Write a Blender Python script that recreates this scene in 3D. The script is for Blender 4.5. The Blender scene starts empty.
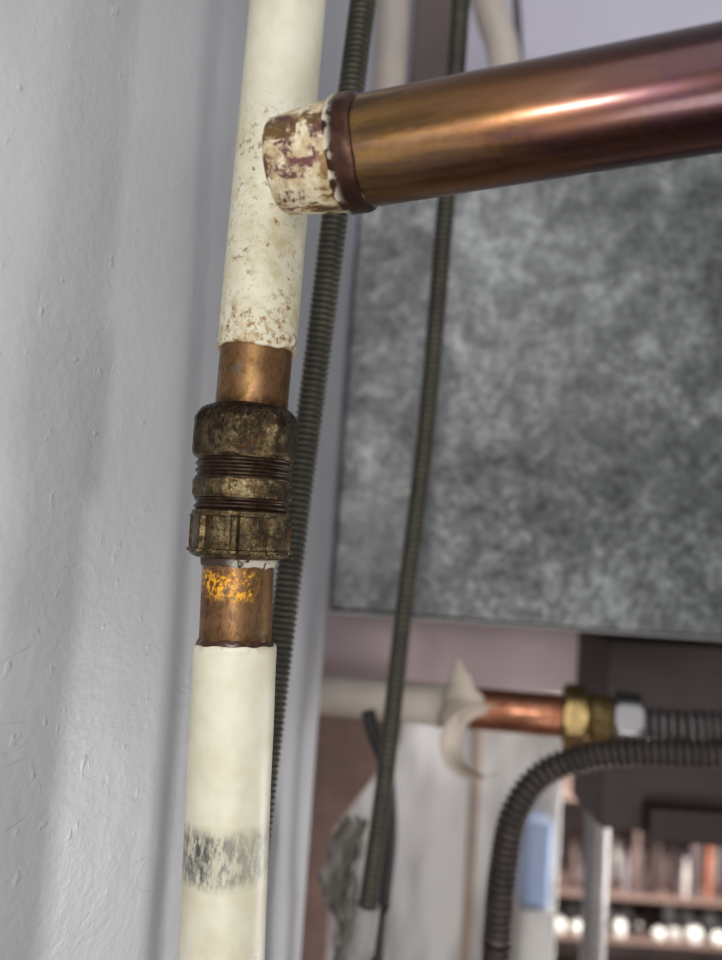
import bpy, math, random
from mathutils import Vector, Matrix, noise
random.seed(4)
sc = bpy.context.scene
sc.view_settings.view_transform = 'Standard'
F = 800.0
# ------------------------------------------------------------ camera
cam_d = bpy.data.cameras.new('camera'); cam = bpy.data.objects.new('camera', cam_d)
sc.collection.objects.link(cam); sc.camera = cam
cam_d.sensor_fit = 'VERTICAL'; cam_d.sensor_height = 24.0; cam_d.lens = F/960*24
cam_d.clip_start = 0.01; cam_d.clip_end = 50
CM = Matrix.Translation((0, 0, 1.3)) @ Matrix.Rotation(math.radians(95), 4, 'X') @ Matrix.Rotation(math.radians(4.0), 4, 'Z')
cam.matrix_world = CM
CI = CM.inverted()
cam_d.dof.use_dof = True; cam_d.dof.focus_distance = 0.237; cam_d.dof.aperture_fstop = 4.5

def P(px, py, d):            # survey point -> world
    return CM @ Vector(((px-361)/F*d, (480-py)/F*d, -d))
def PY(px, py, Y):           # survey ray meets world plane y=Y
    o = CM.translation; v = P(px, py, 1.0) - o
    return o + v*((Y-o.y)/v.y)
def proj(p):
    q = CI @ p
    return (361+F*q.x/-q.z, 480-F*q.y/-q.z)
def zat(A, B, py):           # distance from A along AB where image row = py
    L = (B-A).length; u = (B-A)/L; lo, hi = -1*L, 2*L
    s = 1 if proj(B)[1] > proj(A)[1] else -1
    for _ in range(60):
        m = (lo+hi)/2
        if (proj(A+u*m)[1]-py)*s < 0: lo = m
        else: hi = m
    return (lo+hi)/2

# ------------------------------------------------------------ materials
class Mat:
    def __init__(s, name, rough=0.5, metal=0.0):
        s.m = bpy.data.materials.new(name); s.m.use_nodes = True
        s.nt = s.m.node_tree; s.b = s.nt.nodes['Principled BSDF']
        s.b.inputs['Roughness'].default_value = rough; s.b.inputs['Metallic'].default_value = metal
        s.tc = s.nt.nodes.new('ShaderNodeTexCoord'); s.obj = s.tc.outputs['Object']
        sp = s.nt.nodes.new('ShaderNodeSeparateXYZ'); s.L(s.obj, sp.inputs[0]); s.x, s.y, s.z = sp.outputs
    def L(s, a, b): s.nt.links.new(a, b)
    def put(s, v, inp):
        if isinstance(v, bpy.types.NodeSocket): s.L(v, inp)
        elif isinstance(v, (tuple, list)): inp.default_value = (*v, 1) if len(v) == 3 and len(inp.default_value) == 4 else v
        else: inp.default_value = v
    def scalev(s, sx, sy, sz):
        n = s.nt.nodes.new('ShaderNodeMapping'); s.L(s.obj, n.inputs[0]); n.inputs['Scale'].default_value = (sx, sy, sz); return n.outputs[0]
    def noise(s, scale, detail=4, rough=0.6, vec=None, dist=0.0):
        n = s.nt.nodes.new('ShaderNodeTexNoise'); s.L(vec or s.obj, n.inputs['Vector'])
        n.inputs['Scale'].default_value = scale; n.inputs['Detail'].default_value = detail
        n.inputs['Roughness'].default_value = rough; n.inputs['Distortion'].default_value = dist; return n.outputs['Fac']
    def rng(s, v, a, b, c=0.0, d=1.0, smooth=True):
        n = s.nt.nodes.new('ShaderNodeMapRange'); n.interpolation_type = 'SMOOTHSTEP' if smooth else 'LINEAR'
        s.put(v, n.inputs[0])
        for i, k in enumerate((a, b, c, d)): n.inputs[i+1].default_value = k
        return n.outputs[0]
    def math(s, op, a, b=0.0):
        n = s.nt.nodes.new('ShaderNodeMath'); n.operation = op; s.put(a, n.inputs[0]); s.put(b, n.inputs[1]); return n.outputs[0]
    def mul(s, *a):
        r = a[0]
        for k in a[1:]: r = s.math('MULTIPLY', r, k)
        return r
    def band(s, v, a, b, soft): return s.mul(s.rng(v, a-soft, a+soft), s.rng(v, b-soft, b+soft, 1, 0))
    def mix(s, f, a, b):
        n = s.nt.nodes.new('ShaderNodeMix'); n.data_type = 'RGBA'
        s.put(f, n.inputs[0]); s.put(a, n.inputs[6]); s.put(b, n.inputs[7]); return n.outputs[2]
    def ramp(s, f, stops):
        n = s.nt.nodes.new('ShaderNodeValToRGB'); s.L(f, n.inputs[0]); e = n.color_ramp.elements
        while len(e) < len(stops): e.new(0.5)
        for i, (p, c) in enumerate(stops): e[i].position = p; e[i].color = (*c, 1)
        return n.outputs[0]
    def col(s, c): s.put(c, s.b.inputs['Base Color']); return s
    def rough(s, v): s.put(v, s.b.inputs['Roughness']); return s
    def metal(s, v): s.put(v, s.b.inputs['Metallic']); return s
    def bump(s, h, strength=0.3, dist=0.001):
        n = s.nt.nodes.new('ShaderNodeBump'); s.L(h, n.inputs['Height']); n.inputs['Strength'].default_value = strength
        n.inputs['Distance'].default_value = dist; s.L(n.outputs[0], s.b.inputs['Normal']); return s

def lin(r, g, b):
    f = lambda c: (c/255/12.92) if c <= 10 else ((c/255+0.055)/1.055)**2.4
    return (f(r), f(g), f(b))
def plain(name, rgb, rough=0.6, metal=0.0, nscale=30, var=0.8):
    m = Mat(name, rough, metal); c = lin(*rgb); n = m.noise(nscale, 4)
    m.col(m.ramp(n, [(0.3, tuple(k*var for k in c)), (0.7, c)])); m.bump(n, 0.15, 0.0005); return m.m

# ------------------------------------------------------------ mesh tools
def link(name, verts, faces, mat, parent=None, mw=None, sharp=40):
    me = bpy.data.meshes.new(name); me.from_pydata(verts, [], faces); me.update()
    o = bpy.data.objects.new(name, me); sc.collection.objects.link(o)
    if mat: me.materials.append(mat)
    me.shade_smooth(); me.set_sharp_from_angle(angle=math.radians(sharp))
    if mw is not None: o.matrix_world = mw
    if parent:
        o.parent = parent
    return o
def empty(name):
    o = bpy.data.objects.new(name, None); o.empty_display_size = 0.02; sc.collection.objects.link(o); return o
def frame(A, B):
    z = (B-A).normalized(); x = Vector((0, 1, 0)).cross(z).normalized(); y = z.cross(x)
    m = Matrix.Identity(4)
    for i in range(3): m[i][0], m[i][1], m[i][2], m[i][3] = x[i], y[i], z[i], A[i]
    return m
def lathe(name, A, B, prof, mat, parent=None, seg=96, rf=None, zf=None, sharp=40):
    verts, faces = [], []
    for k, (z, r) in enumerate(prof):
        for i in range(seg):
            t = 2*math.pi*i/seg
            rr = rf(z, t, r) if rf else r; zz = z+(zf(k, t) if zf else 0)
            verts.append((rr*math.cos(t), rr*math.sin(t), zz))
    for k in range(len(prof)-1):
        for i in range(seg):
            j = (i+1) % seg
            faces.append((k*seg+i, k*seg+j, (k+1)*seg+j, (k+1)*seg+i))
    faces.append(tuple(range(seg))[::-1]); n = (len(prof)-1)*seg
    faces.append(tuple(range(n, n+seg)))
    return link(name, verts, faces, mat, parent, frame(A, B), sharp)
def catmull(pts, n=30):
    out = []; p = [pts[0]*2-pts[1]]+pts+[pts[-1]*2-pts[-2]]
    for i in range(1, len(p)-2):
        for k in range(n):
            t = k/n; a, b, c, d = p[i-1:i+3]
            out.append(0.5*((2*b)+(c-a)*t+(2*a-5*b+4*c-d)*t*t+(3*b-a-3*c+d)*t**3))
    out.append(pts[-1]); return out
def resample(pl, step):
    out = [pl[0]]; acc = 0
    for a, b in zip(pl, pl[1:]):
        l = (b-a).length; pos = 0
        while acc+(l-pos) >= step:
            pos += step-acc; acc = 0; out.append(a+(b-a)*(pos/l))
        acc += l-pos
    return out
def sweep(name, pts, r0, mat, amp=0.0, pitch=0.003, parent=None, seg=28, step=None, groove=None):
    st = step or (pitch/8 if amp else 0.004)
    pl = resample(catmull(pts), st)
    verts, faces = [], []; t0 = (pl[1]-pl[0]).normalized(); nrm = t0.orthogonal().normalized(); s = 0
    for i, p in enumerate(pl):
        t = (pl[min(i+1, len(pl)-1)]-pl[max(i-1, 0)]).normalized()
        nrm = (nrm-t*nrm.dot(t)).normalized(); bn = t.cross(nrm)
        c = math.cos(2*math.pi*s/pitch)
        r = r0+amp*(math.copysign(abs(c)**0.6, c) if amp else 0); s += st
        for k in range(seg):
            a = 2*math.pi*k/seg; verts.append(p+(nrm*math.cos(a)+bn*math.sin(a))*r)
    for i in range(len(pl)-1):
        for k in range(seg):
            j = (k+1) % seg; faces.append((i*seg+k, i*seg+j, (i+1)*seg+j, (i+1)*seg+k))
    faces.append(tuple(range(seg))[::-1]); n = (len(pl)-1)*seg; faces.append(tuple(range(n, n+seg)))
    o = link(name, verts, faces, mat, parent, None, 80)
    if amp and groove:      # darker material in the grooves
        o.data.materials.append(groove)
        for i in range(len(pl)-1):
            if math.cos(2*math.pi*(i+.5)*st/pitch) < -.3:
                for k in range(seg): o.data.polygons[i*seg+k].material_index = 1
    return o
def prism(name, poly, y0, y1, mat, parent=None, bevel=0.0):   # poly of (x,z)
    n = len(poly); v = [(x, y0, z) for x, z in poly]+[(x, y1, z) for x, z in poly]
    f = [tuple(range(n)), tuple(range(n, 2*n))[::-1]]+[(i, i+n, (i+1) % n+n, (i+1) % n) for i in range(n)]
    o = link(name, v, f, mat, parent, None, 30)
    import bmesh
    bm = bmesh.new(); bm.from_mesh(o.data); bmesh.ops.recalc_face_normals(bm, faces=bm.faces); bm.to_mesh(o.data); bm.free()
    if bevel:
        b = o.modifiers.new('bevel', 'BEVEL'); b.width = bevel; b.segments = 3; b.limit_method = 'ANGLE'
    return o
def box(name, x0, x1, y0, y1, z0, z1, mat, parent=None, bevel=0.0):
    return prism(name, [(x0, z0), (x1, z0), (x1, z1), (x0, z1)], y0, y1, mat, parent, bevel)

# ------------------------------------------------------------ pipe run axes
UA, UB = P(288, 0, .262), P(251.5, 408, .2505)
LA, LB = P(238.5, 562, .247), P(221.5, 960, .238)
FA, FB = P(248, 405, .2505), P(238.5, 565, .247)
zu = lambda y: zat(UA, UB, y)
zl = lambda y: zat(LA, LB, y)
zf_ = lambda y: zat(FA, FB, y)

# ivory painted sleeve
def ivory(name, zfun, upper):
    m = Mat(name, 0.45)
    base = m.mix(m.rng(m.noise(60, 3), .35, .7), lin(208, 204, 184), lin(194, 188, 162))
    sp = m.noise(900, 3, .6); big = m.noise(130, 4, .65)
    if upper:
        zone = m.rng(m.z, zfun(90), zfun(170))
        edge = m.rng(m.z, zfun(300), zfun(356))
        k = m.math('ADD', m.mul(m.rng(m.noise(420, 5, .75), .51, .66), m.rng(big, .40, .58), zone), m.mul(m.rng(m.noise(420, 5, .7), .43, .60), edge))
        c = m.mix(m.mul(k, .78), base, lin(132, 94, 46))
        c = m.mix(m.mul(m.rng(m.noise(110, 5, .7), .47, .70), zone, .55), c, lin(160, 138, 88))
        c = m.mix(m.mul(m.rng(m.noise(300, 3, .5), .67, .71), zone, .8), c, lin(120, 78, 34))
    else:
        ban = m.band(m.z, zfun(820), zfun(870), .0028)
        n1 = m.noise(520, 5, .75, m.scalev(1, 1, .35)); streak = m.rng(n1, .38, .58)
        sm = m.mul(ban, streak, m.rng(m.noise(110, 3), .26, .52), m.rng(m.x, -.013, .008, 0.35, 1))
        c = m.mix(sm, base, lin(44, 44, 50))
        c = m.mix(m.mul(ban, .22), c, lin(110, 110, 110))
        c = m.mix(m.mul(m.rng(m.noise(170, 2, .5), .73, .76), .8), c, lin(150, 116, 60))
        c = m.mix(m.mul(m.rng(m.noise(300, 5), .5, .6), m.rng(m.z, zfun(642), zfun(652), 1, 0), .35), c, lin(140, 95, 60))
    m.col(c); m.bump(m.math('ADD', big, m.mul(sp, .3)), .25, .0006); return m.m

def copper(name, orange=None, stain=None, fresh=False):
    m = Mat(name, .36, .9)
    n = m.noise(120, 5, .65); f = m.noise(600, 4, .7, m.scalev(1, 1, .5))
    c = m.ramp(n, [(0.25, lin(88, 62, 40)), (0.5, lin(132, 98, 66)), (.75, lin(164, 128, 92))])
    if fresh:
        c = m.ramp(n, [(0.25, lin(128, 78, 58)), (0.5, lin(168, 112, 86)), (.75, lin(190, 136, 108))])
    else:
        c = m.mix(m.rng(m.noise(60, 3), .45, .7, 0, .6), c, lin(108, 68, 50))
        c = m.mix(m.rng(m.noise(150, 4, .6, None, .8), .5, .62, 0, .5), c, lin(100, 84, 42))
        c = m.mix(m.rng(m.noise(90, 4, .6, None, .8), .58, .66, 0, .5), c, lin(120, 118, 112))
        c = m.mix(m.rng(f, .5, .7, 0, .6), c, lin(66, 46, 30))
    met = .9
    if orange:
        a, b = orange
        k = m.mul(m.band(m.z, a, b, .0022), m.rng(m.noise(620, 6, .8), .47, .57), m.rng(m.noise(140, 4, .7, None, 1.0), .39, .50))
        k = m.mul(k, m.rng(m.x, -.0085, -.0045))
        c = m.mix(k, c, lin(230, 160, 22)); met = m.math('SUBTRACT', .9, m.mul(k, .9))
    if stain:
        k = m.mul(m.rng(m.z, stain[0], stain[1]), m.rng(m.noise(350, 4), .35, .6)); c = m.mix(m.mul(k, .8), c, lin(60, 34, 20))
    m.col(c).metal(met); m.rough(m.rng(n, .3, .7, .5, .28)); m.bump(f, .12, .0003); return m.m

wp = empty('water_pipe')
rU, rL, rC = .0124, .0127, .0113
zu0 = -0.16
jag = lambda t: .0005*math.sin(3*t+1)+.0005*noise.noise(Vector((math.cos(t)*3, math.sin(t)*3, 0)))
zc = zu(352)
pr = [(zu0+(zc-zu0)*i/30, rU) for i in range(30)]+[(zc-.0012, rU*1.004), (zc-.0003, rU*1.0), (zc, rU*.97), (zc, rC), (zc-.01, rC)]
lathe('painted_sleeve_upper', UA, UB, pr, ivory('ivory_paint_upper', zu, True), wp,
      rf=lambda z, t, r: r+.00012*noise.noise(Vector((math.cos(t)*2, math.sin(t)*2, z*60))), zf=lambda k, t: jag(t) if k >= 29 else 0)
lathe('copper_upper', UA, UB, [(zu(320), rC), (zu(350), rC), (zu(380), rC), (zu(411), rC)],
      copper('aged_copper_upper', stain=(zu(395), zu(408))), wp)
ze = zl(643)
pr = [(ze+.01, rC), (ze, rC), (ze, rL*.975), (ze+.0003, rL*.993), (ze+.0009, rL)]+[(ze+.0009+(.26)*i/30, rL) for i in range(1, 31)]
jag2 = lambda t: .00035*math.sin(2*t+2)+.0005*noise.noise(Vector((math.cos(t)*2.5, math.sin(t)*2.5, 4)))
lathe('painted_sleeve_lower', LA, LB, pr, ivory('ivory_paint_lower', zl, False), wp,
      rf=lambda z, t, r: r+.00018*noise.noise(Vector((math.cos(t)*2, math.sin(t)*2, z*50))), zf=lambda k, t: jag2(t) if 1 <= k <= 5 else 0)
lathe('copper_lower', LA, LB, [(zl(556), rC-.0003), (zl(580), rC-.0003), (zl(620), rC-.0003), (zl(670), rC-.0003)],
      copper('aged_copper_lower', orange=(zl(570), zl(597)), stain=(zl(622), zl(645))), wp)
bead = plain('brown_flux_residue', (74, 46, 30), .3, .2, 500, .5)
lathe('flux_bead', LA, LB, [(ze-.0016, rC-.0003), (ze-.0010, rC+.0002), (ze-.0002, rC+.0005), (ze+.0004, rC+.0004)], bead, wp,
      zf=lambda k, t: (jag2(t)+.0012*noise.noise(Vector((math.cos(t)*4, math.sin(t)*4, 9)))) if k < 2 else jag2(t))

# compression fitting
def aged_brass():
    m = Mat('aged_brass', .42, 1.0)
    n = m.noise(160, 6, .7); f = m.noise(700, 5, .7)
    c = m.ramp(n, [(0.36, lin(38, 28, 18)), (0.5, lin(92, 78, 54)), (0.62, lin(126, 112, 82)), (.75, lin(164, 150, 118))])
    c = m.mix(m.rng(f, .48, .66, 0, .88), c, lin(32, 22, 14))
    geo = m.nt.nodes.new('ShaderNodeNewGeometry')
    c = m.mix(m.rng(geo.outputs['Pointiness'], .52, .60, 0, .7), c, lin(190, 170, 128))
    topz = m.rng(m.z, zf_(404), zf_(480), 1, .12)
    c = m.mix(m.mul(topz, m.rng(m.noise(200, 6, .75), .40, .50), .95), c, lin(26, 17, 11))
    rust = m.mul(m.rng(m.noise(260, 5, .7), .54, .64), .6)
    c = m.mix(rust, c, lin(78, 42, 22))
    m.col(c); m.rough(m.rng(f, .3, .7, .24, .56)); m.metal(m.rng(n, .3, .5, .6, .95)); m.bump(m.math('ADD', n, m.mul(f, .5)), .8, .0009); return m.m
def dark_thread():
    m = Mat('thread_grime', .4, .7); n = m.noise(300, 5, .7)
    m.col(m.ramp(n, [(0.35, lin(26, 17, 11)), (.6, lin(64, 46, 32)), (.75, lin(106, 84, 60))])); m.bump(n, .3, .0004); return m.m
AB, DT = aged_brass(), dark_thread()
cf = empty('compression_fitting')
def dense(ctrl, n):
    out = []
    for (a, ra), (b, rb) in zip(ctrl, ctrl[1:]):
        for i in range(n): out.append((a+(b-a)*i/n, ra+(rb-ra)*i/n))
    return out+[ctrl[-1]]
def hexr(ap, phase=0.0, n=6):
    w = 2*math.pi/n
    def f(z, t, r):
        h = ap/math.cos(((t+phase) % w)-w/2)
        return min(r, h)+.00015*noise.noise(Vector((math.cos(t)*5, math.sin(t)*5, z*500)))
    return f
y = zf_
lathe('nut_upper', FA, FB, dense([(y(407), .0113), (y(409), .0126), (y(411), .0140), (y(415), .0151), (y(421), .0161), (y(453), .0163), (y(457), .0160), (y(460), .0150), (y(460.5), .0135)], 4), AB, cf, seg=144, rf=hexr(.0150, .35), sharp=28)
def threads(name, a, b, r, amp, pitch):
    n = 80; pr = [(a+(b-a)*i/n, r+amp*math.sin(2*math.pi*(b-a)*i/n/pitch)) for i in range(n+1)]
    lathe(name, FA, FB, pr, DT, cf, seg=96, sharp=60)
threads('thread_upper', y(457), y(482), .0146, .0004, .0022)
lathe('body_hex', FA, FB, dense([(y(479.5), .0140), (y(480), .0148), (y(483), .0155), (y(496), .0155), (y(499), .0150), (y(500), .0140)], 4), AB, cf, seg=144, rf=hexr(.0146, .1), sharp=28)
threads('thread_lower', y(499), y(515), .0144, .0004, .0022)
def ribs(z, t, r):
    w = 2*math.pi/8; a = ((t+.42) % w)-w/2
    k = max(0, 1-(abs(a)/.085)**4) if y(516) < z < y(553) else 0
    return r+.0011*k+.0001*noise.noise(Vector((math.cos(t)*5, math.sin(t)*5, z*500)))
lathe('nut_lower', FA, FB, dense([(y(511), .0135), (y(511.5), .0147), (y(513), .0152), (y(517), .0152), (y(518), .0146), (y(549), .0146), (y(550), .0152), (y(553), .0153), (y(556), .0146), (y(558), .0130), (y(558.5), .0112)], 4), AB, cf, seg=192, rf=ribs, sharp=28)
def tapem():
    m = Mat('sealing_tape', .6, .0); n = m.noise(260, 4, .7)
    k = m.mul(m.rng(n, .44, .52), m.rng(m.x, .003, -.002))
    m.col(m.mix(k, lin(52, 36, 24), lin(176, 168, 152))); return m.m
lathe('olive_ring', FA, FB, [(y(557), .0116), (y(560), .0117), (y(564), .0115), (y(566), .0111)], tapem(), cf,
      zf=lambda k, t: .0012*noise.noise(Vector((math.cos(t)*3, math.sin(t)*3, 7))) if k > 1 else 0)

# ------------------------------------------------------------ big copper pipe
BA, BB = P(279, 167.5, .2215), P(722, 88.5, .188)
def bigcopper():
    m = Mat('tarnished_copper', .3, 1.0)
    n = m.noise(45, 5, .65, m.scalev(1, 1, .35), .4); f = m.noise(500, 5, .7)
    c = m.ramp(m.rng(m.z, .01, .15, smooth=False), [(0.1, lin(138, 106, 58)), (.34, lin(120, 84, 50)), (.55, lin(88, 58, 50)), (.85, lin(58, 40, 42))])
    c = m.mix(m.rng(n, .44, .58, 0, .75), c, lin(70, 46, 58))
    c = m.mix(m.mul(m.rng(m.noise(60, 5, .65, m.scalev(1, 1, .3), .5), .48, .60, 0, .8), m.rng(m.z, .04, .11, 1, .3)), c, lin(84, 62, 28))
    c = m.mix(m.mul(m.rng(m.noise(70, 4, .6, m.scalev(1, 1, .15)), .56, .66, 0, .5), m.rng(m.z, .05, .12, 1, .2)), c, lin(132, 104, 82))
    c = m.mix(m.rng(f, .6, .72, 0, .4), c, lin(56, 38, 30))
    m.col(c); m.rough(m.rng(f, .3, .7, .27, .36)); m.bump(f, .03, .0002)
    m.b.inputs['Coat Weight'].default_value = .35; m.b.inputs['Coat Roughness'].default_value = .14
    m.b.inputs['Coat Tint'].default_value = (.92, .88, 1, 1); return m.m
def captip():
    m = Mat('paint_splashed_copper', .4, 1.0)
    n = m.noise(150, 7, .75, m.scalev(1, 1, .8), .6); f = m.noise(600, 5, .7)
    k = m.rng(m.math('ADD', m.mul(n, .75), m.mul(f, .3)), .48, .57)
    base = m.mix(m.rng(m.noise(90, 3), .4, .6), lin(160, 128, 80), lin(126, 86, 84))
    wh = m.mix(m.rng(m.noise(200, 4), .4, .6), lin(208, 198, 170), lin(178, 160, 120))
    m.col(m.mix(m.mul(k, .92), base, wh)); m.metal(m.math('SUBTRACT', 1.0, k)); m.rough(m.rng(k, 0, 1, .35, .6)); m.bump(k, .2, .0002); return m.m
bp = empty('copper_pipe')
CT = captip()
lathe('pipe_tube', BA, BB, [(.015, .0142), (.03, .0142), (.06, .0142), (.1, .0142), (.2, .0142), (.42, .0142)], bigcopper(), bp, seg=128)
lathe('end_cap', BA, BB, dense([(-.0002, .004), (0, .0112), (.0004, .0122), (.0014, .0128), (.007, .0134), (.0145, .0142), (.0200, .0146)], 3), CT, bp, seg=128,
      rf=lambda z, t, r: r+.0002*noise.noise(Vector((math.cos(t)*3, math.sin(t)*3, z*200))))
def collar():
    m = Mat('dark_collar', .4, .8); n = m.noise(300, 5, .7)
    c = m.ramp(n, [(.35, lin(54, 34, 26)), (.7, lin(80, 54, 42))])
    k = m.mul(m.rng(m.noise(260, 5), .46, .54), m.rng(m.z, .0182, .0210, 1, 0))
    m.col(m.mix(k, c, lin(200, 190, 172))); m.metal(m.math('SUBTRACT', .8, m.mul(k, .8))); m.bump(n, .3, .0004); return m.m
lathe('collar_ring', BA, BB, dense([(.0180, .0140), (.0181, .0150), (.019, .0153), (.0242, .0154), (.0251, .0151), (.0254, .0140)], 3), collar(), bp, seg=128,
      rf=lambda z, t, r: r+.0002*noise.noise(Vector((math.cos(t)*4, math.sin(t)*4, z*200))),
      zf=lambda k, t: .0007*noise.noise(Vector((math.cos(t)*2, math.sin(t)*2, 3))))

# ------------------------------------------------------------ corrugated conduits
def conduit_mat(name, a, b, metal=.7):
    m = Mat(name, .45, metal); n = m.noise(90, 4)
    m.col(m.ramp(n, [(.3, lin(*a)), (.7, lin(*b))])); return m.m
OL = conduit_mat('olive_steel', (74, 71, 60), (104, 99, 84))
GR = plain('groove_dark', (38, 36, 31), .7)  # dark tone for the corrugation grooves
sweep('flexible_conduit', [P(380, -140, .34), P(363, 0, .33), P(337, 200, .322), (P(318, 350, .32)), P(301, 480, .318), P(287, 590, .316), P(271, 720, .314), P(255, 860, .31), P(240, 1040, .305), P(236, 1100, .305)], .0050, OL, .00045, .0024, groove=GR)
fc = empty('flexible_conduit.001')
sweep('conduit_tube', [P(468, -140, .43), P(461, 0, .425), P(451, 140, .42), P(441, 260, .42), P(426, 430, .42), P(404, 610, .42), P(386, 770, .42), P(368, 905, .42)], .0046, OL, .00045, .0032, fc, groove=GR)
e0 = P(352, 1040, .42)
sweep('conduit_sleeve', [P(368, 905, .42), P(362, 950, .42), e0, Vector((e0.x, e0.y, .6)), Vector((e0.x, e0.y, 0))], .0066, plain('grey_sleeve', (150, 148, 146), .5, 0, 200), parent=fc)
e1 = P(374, 1000, .47)
sweep('black_cable', [P(368, 712, .47), P(374, 735, .47), P(386, 770, .47), P(391, 830, .47), P(384, 900, .47), e1, Vector((e1.x, e1.y, .6)), Vector((e1.x, e1.y, 0))], .0042, plain('black_rubber', (30, 27, 28), .5))

# ------------------------------------------------------------ walls
W0 = PY(326, 608, .5)
W1 = P(0, 480, .2)
d = Vector((W0.x-W1.x, W0.y-W1.y)).normalized()
near = Vector((W0.x, W0.y))-d*1.1; far = Vector((W0.x, W0.y))
nrm = Vector((-d.y, d.x))
def plaster():
    m = Mat('painted_plaster', .42)
    n = m.noise(12, 3, .5); f = m.noise(380, 3, .6, m.scalev(1, .6, 1)); g = m.noise(45, 3, .5)
    m.col(m.mix(m.rng(n, .35, .7), lin(192, 193, 196), lin(184, 185, 189)))
    def scratch(vec, s, dd):
        q = m.noise(s, 1, .5, vec, dd)
        return m.math('ABSOLUTE', m.math('SUBTRACT', q, .5))
    s1 = m.rng(scratch(m.scalev(1, 1.6, 5), 9, .8), 0, .006, 1, 0)
    brk = m.rng(m.noise(26, 3), .55, .62)
    dots = m.rng(m.noise(150, 2, .5), .66, .78)
    h = m.math('ADD', m.math('ADD', m.mul(f, .26), m.mul(g, .6)), m.math('ADD', m.mul(s1, brk, -.18), m.mul(dots, .22)))
    m.bump(h, .5, .0020); return m.m
z0, z1 = 0.0, 2.4
c4 = [near, far, far+nrm*.12, near+nrm*.12]
v = [(p.x, p.y, z0) for p in c4]+[(p.x, p.y, z1) for p in c4]
link('wall_left', v, [(3, 2, 1, 0), (4, 5, 6, 7), (0, 1, 5, 4), (1, 2, 6, 5), (2, 3, 7, 6), (3, 0, 4, 7)], plaster(), None, None, 30)
lil = plain('lilac_wall_paint', (218, 213, 228), .6, 0, 14, .92)
WBY = .72
zb = PY(330, 676, WBY).z
box('wall_back', -0.35, 0.9, WBY, WBY+.06, zb, 2.4, lil)
box('lit_wall_strip_1', -0.30, 0.88, WBY-.015, WBY, zb, zb+.09, plain('pink_lit_wall', (222, 198, 200), .6, 0, 14, .85), None, .002)  # strip added over the same wall, its pinker lighting put into the colour
box('wall_far', -1.6, 2.2, 3.0, 3.1, 0, 2.4, plain('far_wall_paint', (200, 190, 182), .7, 0, 3))
box('floor', -1.6, 2.2, -.6, 3.1, -.05, 0, plain('floor_boards', (120, 95, 75), .5, 0, 8))
WBY -= .0155

# ------------------------------------------------------------ galvanised tank
def galv():
    m = Mat('galvanised_steel', .5, .6)
    a = m.noise(46, 5, .7, None, .5); b = m.noise(170, 5, .8); c0 = m.noise(6, 2, .5)
    s = m.math('ADD', m.mul(a, .38), m.math('ADD', m.mul(b, .42), m.mul(c0, .24)))
    m.col(m.ramp(s, [(.43, lin(66, 67, 67)), (.53, lin(108, 110, 109)), (.63, lin(164, 167, 165))]))
    m.rough(m.rng(b, .3, .7, .32, .50)); m.bump(b, .12, .0005); return m.m
GV = galv()
tk = empty('galvanised_tank')
tx0 = PY(329, 608, .5).x; tz0 = PY(328, 611, .5).z; tz1 = PY(365, 120, .5).z
box('tank_body', tx0, tx0+.62, .5, WBY, tz0, tz1, GV, tk, .003)
box('bottom_rim', tx0, tx0+.62, .4985, .505, tz0-.002, tz0+.0006, plain('rim_steel', (130, 128, 126), .45, .5, 100), tk, .0008)

# ------------------------------------------------------------ pipes at the top behind
beige = plain('cream_pipe_paint', (208, 196, 184), .5, 0, 30)
def ontank(px, py, d):
    p = P(px, py, d); p.z = tz1+.0002; return p
sweep('painted_pipe', [P(392, -80, .6), P(392, 0, .6), ontank(388, 130, .6)], .0125, beige)
sweep('painted_pipe', [P(468, -70, .62), P(490, 10, .62), P(505, 64, .62), ontank(520, 118, .62)], .0125, beige)
sweep('grey_cable', [P(500, -70, .66), P(516, 0, .66), ontank(530, 110, .66)], .0035, plain('grey_pvc', (92, 86, 92), .5))
box('pipe_shadow_strip', PY(412, 60, .66).x, PY(458, 60, .66).x, .66, .72, tz1, 1.9, plain('pipe_shadow_tone', (116, 102, 98), .7), None, .003)  # dark strip standing in for the shadow beside the painted pipe

# ------------------------------------------------------------ horizontal pipe below the tank
hp = empty('branch_pipe')
HA, HB = P(300, 692, .56), P(700, 729, .50)
hz = lambda x: (lambda A, B: [t for t in [i*.0005 for i in range(1200)] if proj(A+(B-A).normalized()*t)[0] >= x][0])(HA, HB)
lathe('painted_section', HA, HB, [(0, .0138), (.05, .0138), (hz(447), .0138), (hz(448), .011)], beige, hp)
lathe('copper_section', HA, HB, [(hz(444), .0134), (hz(520), .0134), (hz(566), .0134)], copper('branch_copper', fresh=True), hp)
brass = Mat('yellow_brass', .36, .9); nn = brass.noise(120, 3); brass.col(brass.ramp(nn, [(.3, lin(112, 92, 58)), (.7, lin(168, 146, 100))]))
lathe('brass_nut', HA, HB, dense([(hz(561), .0150), (hz(563), .0196), (hz(566), .0210), (hz(582), .0210), (hz(586), .0195), (hz(588), .0165)], 3), brass.m, hp, seg=96, rf=hexr(.0192, .2), sharp=28)
lathe('brass_tail', HA, HB, dense([(hz(587), .0150), (hz(592), .0172), (hz(600), .0150), (hz(606), .0165), (hz(613), .0140)], 3), brass.m, hp, seg=96)
steel = Mat('bright_steel', .36, .9); steel.col(lin(132, 130, 132))
lathe('steel_nut', HA, HB, dense([(hz(611), .0125), (hz(613), .0178), (hz(616), .0188), (hz(636), .0188), (hz(640), .0178), (hz(642), .0120)], 3), steel.m, hp, seg=96, rf=hexr(.0172, .35), sharp=28)
u = (HB-HA).normalized()
s0 = HA+u*hz(638)
hose = conduit_mat('stainless_hose', (100, 95, 95), (142, 136, 136), .8)
sweep('braid_hose', [s0, P(680, 726, .50), P(722, 728, .495), P(800, 732, .48)], .0098, hose, .0012, .0050, hp, groove=GR)
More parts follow.
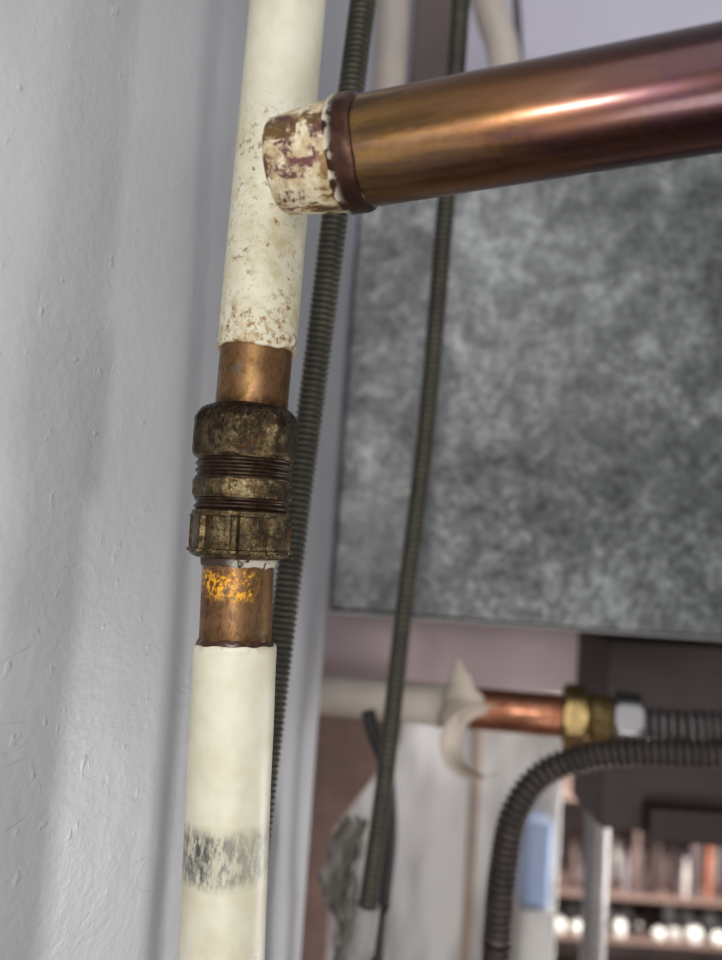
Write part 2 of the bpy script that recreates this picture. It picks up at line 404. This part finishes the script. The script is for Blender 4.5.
blk = conduit_mat('dark_hose', (72, 62, 60), (104, 92, 88), .75)
h1 = P(492, 1040, .45)
sweep('corrugated_hose', [P(830, 744, .44), P(722, 754, .44), P(640, 752, .445), (P(585, 757, .45)), P(540, 777, .45), P(514, 815, .45), P(503, 870, .45), P(498, 930, .45), h1, Vector((h1.x, h1.y, .6)), Vector((h1.x, h1.y, 0))], .0072, blk, .0012, .0042, groove=GR)

# paper tag curled around the branch pipe
paper = plain('old_paper_tag', (200, 186, 170), .7, 0, 60)
def ribbon(name, rows, mat, th=.0006, parent=None):
    n = len(rows[0]); v = [p for r in rows for p in r]; f = []
    for i in range(len(rows)-1):
        for k in range(n-1): f.append((i*n+k, i*n+k+1, (i+1)*n+k+1, (i+1)*n+k))
    o = link(name, v, f, mat); m = o.modifiers.new('t', 'SOLIDIFY'); m.thickness = th; m.offset = 0
    if parent: o.parent = parent
    return o
pt = empty('paper_tag')
rows = []
for i in range(17):
    t = i/16; jl = 1.2*math.sin(t*21); jr = 1.4*math.sin(t*17+2)
    l = P(455-20*t+jl, 660+t*68, .490+.012*math.sin(t*2)); r = P(460+30*t+jr, 660+t*50, .488)
    rows.append([l.lerp(r, k/6)+Vector((0, -.010*math.sin(math.pi*k/6)*t, 0)) for k in range(7)])
ribbon('tag_flap', rows, paper, parent=pt)
rows = []
for i in range(33):
    a = math.radians(95+i*6.3); R = 36
    px_, py_ = 474+R*math.cos(a)*.95, 744-R*math.sin(a)
    w = (32-18*i/32)
    q = (px_+w*.9, py_-4+1.5*math.sin(i))
    rows.append([P(px_+(q[0]-px_)*k/4, py_+(q[1]-py_)*k/4, .478+.022*(k/4)**1.5) for k in range(5)])
ribbon('tag_curl', rows, paper, parent=pt)

# torn lagging wrapped over the conduit end
tg = plain('torn_grey_tape', (136, 130, 122), .7, 0, 60, .5)
rows = []
for i in range(25):
    t = i/24; y_ = 818+t*190
    xl = 320+16*t+6*math.sin(t*13)+3*math.sin(t*37)+(20*(1-t/.12) if t < .12 else 0); xr = 362+4*math.sin(t*11+1)+2*math.sin(t*41)-4*t
    rows.append([P(xl+(xr-xl)*k/8, y_+4*math.sin(k*2+i*.4), .43+.006*math.sin(k*1.1+i*.4)) for k in range(9)])
ribbon('torn_tape', rows, tg, .001, fc)

# ------------------------------------------------------------ things beyond / below
mauve = plain('mauve_timber', (156, 124, 114), .7, 0, 25, .6)
prism('timber_brace', [(p.x, p.z) for p in (PY(300, 690, .66), PY(410, 690, .66), PY(400, 745, .66), PY(335, 830, .66), PY(318, 1100, .66))]+[(PY(318, 1100, .66).x, 0), (PY(270, 1100, .66).x, 0)], .66, WBY, mauve, None, .002)
wc = empty('white_cabinet')
whit = Mat('gloss_white', .2); whit.col(whit.ramp(whit.noise(9, 3, .5, whit.scalev(2, 1, .6)), [(.38, lin(176, 172, 166)), (.62, lin(238, 235, 230))])); whit = whit.m
Y = .95
x0, x1, x2 = PY(318, 850, Y).x, PY(470, 850, Y).x, PY(560, 850, Y).x
ztop = PY(470, 700, Y).z
box('side_panel', x0, x1-.003, Y, Y+.3, 0, ztop, whit, wc, .003)
box('edge_strip', x1-.003, x1+.006, Y-.006, Y+.3, 0, ztop, plain('beige_strip', (186, 166, 148), .5), wc, .001)
box('door_panel', x1+.006, x2, Y, Y+.3, 0, ztop, whit, wc, .003)
cs = empty('crate_stand')
lz = PY(530, 905, .9).z
sxa, sxb = PY(520, 850, .9).x, PY(556, 850, .9).x
box('stand_post', sxa, sxb, .885, .945, 0, lz-.0002, whit, cs, .002)
box('blue_storage_crate', sxa+.002, sxb-.004, .89, .94, lz, PY(530, 818, .9).z, plain('blue_plastic', (166, 184, 216), .4), None, .008)
pp = PY(597, 850, .85)
lathe('metal_post', Vector((pp.x, .85, 0)), Vector((pp.x, .85, 1)), [(0, .022), (.01, .022), (.012, .0125), (1.0, .0125), (1.25, .0125)], plain('grey_steel_post', (150, 144, 142), .4, .4))
dk = plain('dark_board', (80, 65, 61), .6, 0, 12, .5)
dc = empty('dark_cabinet')
dx = PY(606, 700, .62).x
box('cabinet_body', dx, dx+.5, .62, WBY, PY(640, 832, .62).z, PY(640, 640, .62).z, dk, dc, .003)
box('cabinet_lip', dx+.03, dx+.5, .60, .62, PY(640, 832, .62).z, PY(640, 800, .62).z, plain('dark_lip', (56, 42, 38), .5), dc, .002)
# shelving with blurred odds and ends
su = empty('storage_shelf')
wood = plain('brown_shelf_wood', (96, 76, 68), .6)
SY = 2.5
sx0, sx1 = PY(555, 900, SY).x, PY(722, 900, SY).x+.4
zs1, zs2 = PY(650, 900, SY).z, PY(650, 944, SY).z
for i, z in enumerate((zs1, zs2, zs2-.35, zs1+.28)):
    box('shelf_%d' % i, sx0, sx1, SY, SY+.3, z-.008, z, wood, su, .002)
box('upright_l', sx0-.03, sx0, SY, SY+.3, 0, zs1+.4, wood, su); box('upright_r', sx1, sx1+.03, SY, SY+.3, 0, zs1+.4, wood, su)
box('shelf_back', sx0, sx1, SY+.3, SY+.31, 0, zs1+.4, plain('shelf_back_board', (168, 150, 146), .7, 0, 9, .35), su)
cols = [(200, 192, 186), (170, 106, 84), (110, 116, 140), (104, 88, 84), (64, 52, 52), (140, 130, 136), (84, 66, 62), (90, 78, 78)]
cm = [plain('bottle_%d' % i, c, .3) for i, c in enumerate(cols)]
wht = plain('bottle_white', (250, 246, 238), .2)
for zi, z in enumerate((zs1, zs2)):
    for row in (0, 1):
        x = sx0+.01+row*.013; i = 0
        while x < sx1-.04:
            r = random.uniform(.006, .022) if zi == 0 else random.uniform(.010, .030); h = random.uniform(.05, .24) if zi == 0 else random.uniform(.025, .055)
            A = Vector((x+r, SY+.05+row*.11, z))
            lathe('item_%d_%d_%d' % (zi, row, i), A, A+Vector((0, 0, 1)), [(0, r*.95), (.004, r), (h*.65, r), (h*.8, r*.6), (h*.82, r*.65), (h, r*.6)], (wht if zi and random.random() < .75 else random.choice(cm)), su, seg=20)
            x += 2*r+random.uniform(.004, .03); i += 1

# ------------------------------------------------------------ light
def area(name, loc, target, size, power, col=(1, 1, 1)):
    l = bpy.data.lights.new(name, 'AREA'); l.size = size; l.energy = power; l.color = col
    o = bpy.data.objects.new(name, l); sc.collection.objects.link(o); o.location = loc
    o.rotation_euler = (Vector(target)-Vector(loc)).to_track_quat('-Z', 'Y').to_euler(); return o
area('torch', (-.045, -.10, 1.335), (.04, .35, 1.33), .045, .55, (1, .985, .96))
area('overhead_fill', (.10, -.9, 2.1), (0, .4, 1.3), 1.2, 8, (1, .99, .98))  # added overhead fill for the general brightness, no fixture
area('low_fill', (.08, -.5, .75), (.12, .7, 1.2), .3, 2.8, (1, .97, .95))  # unseen fill added from below to lift the strip under the tank
area('back_room_fill', (.7, 1.35, 2.2), (.3, 1.0, .9), .5, 12, (1, .97, .93))  # unseen area light added to brighten the white panels at the back
area('cabinet_fill', (.95, .80, .85), (.18, 1.05, .98), .3, 7.5, (1, .98, .96))  # added side fill that brightens the white cabinet, no window there
area('shelf_fill', (1.0, 2.1, 1.1), (.82, 2.55, .60), .15, 40, (1, .97, .93))  # unseen fill added to make the shelf items bright
w = bpy.data.worlds.new('world'); sc.world = w; w.use_nodes = True
w.node_tree.nodes['Background'].inputs[0].default_value = (.93, .95, 1, 1); w.node_tree.nodes['Background'].inputs[1].default_value = .38
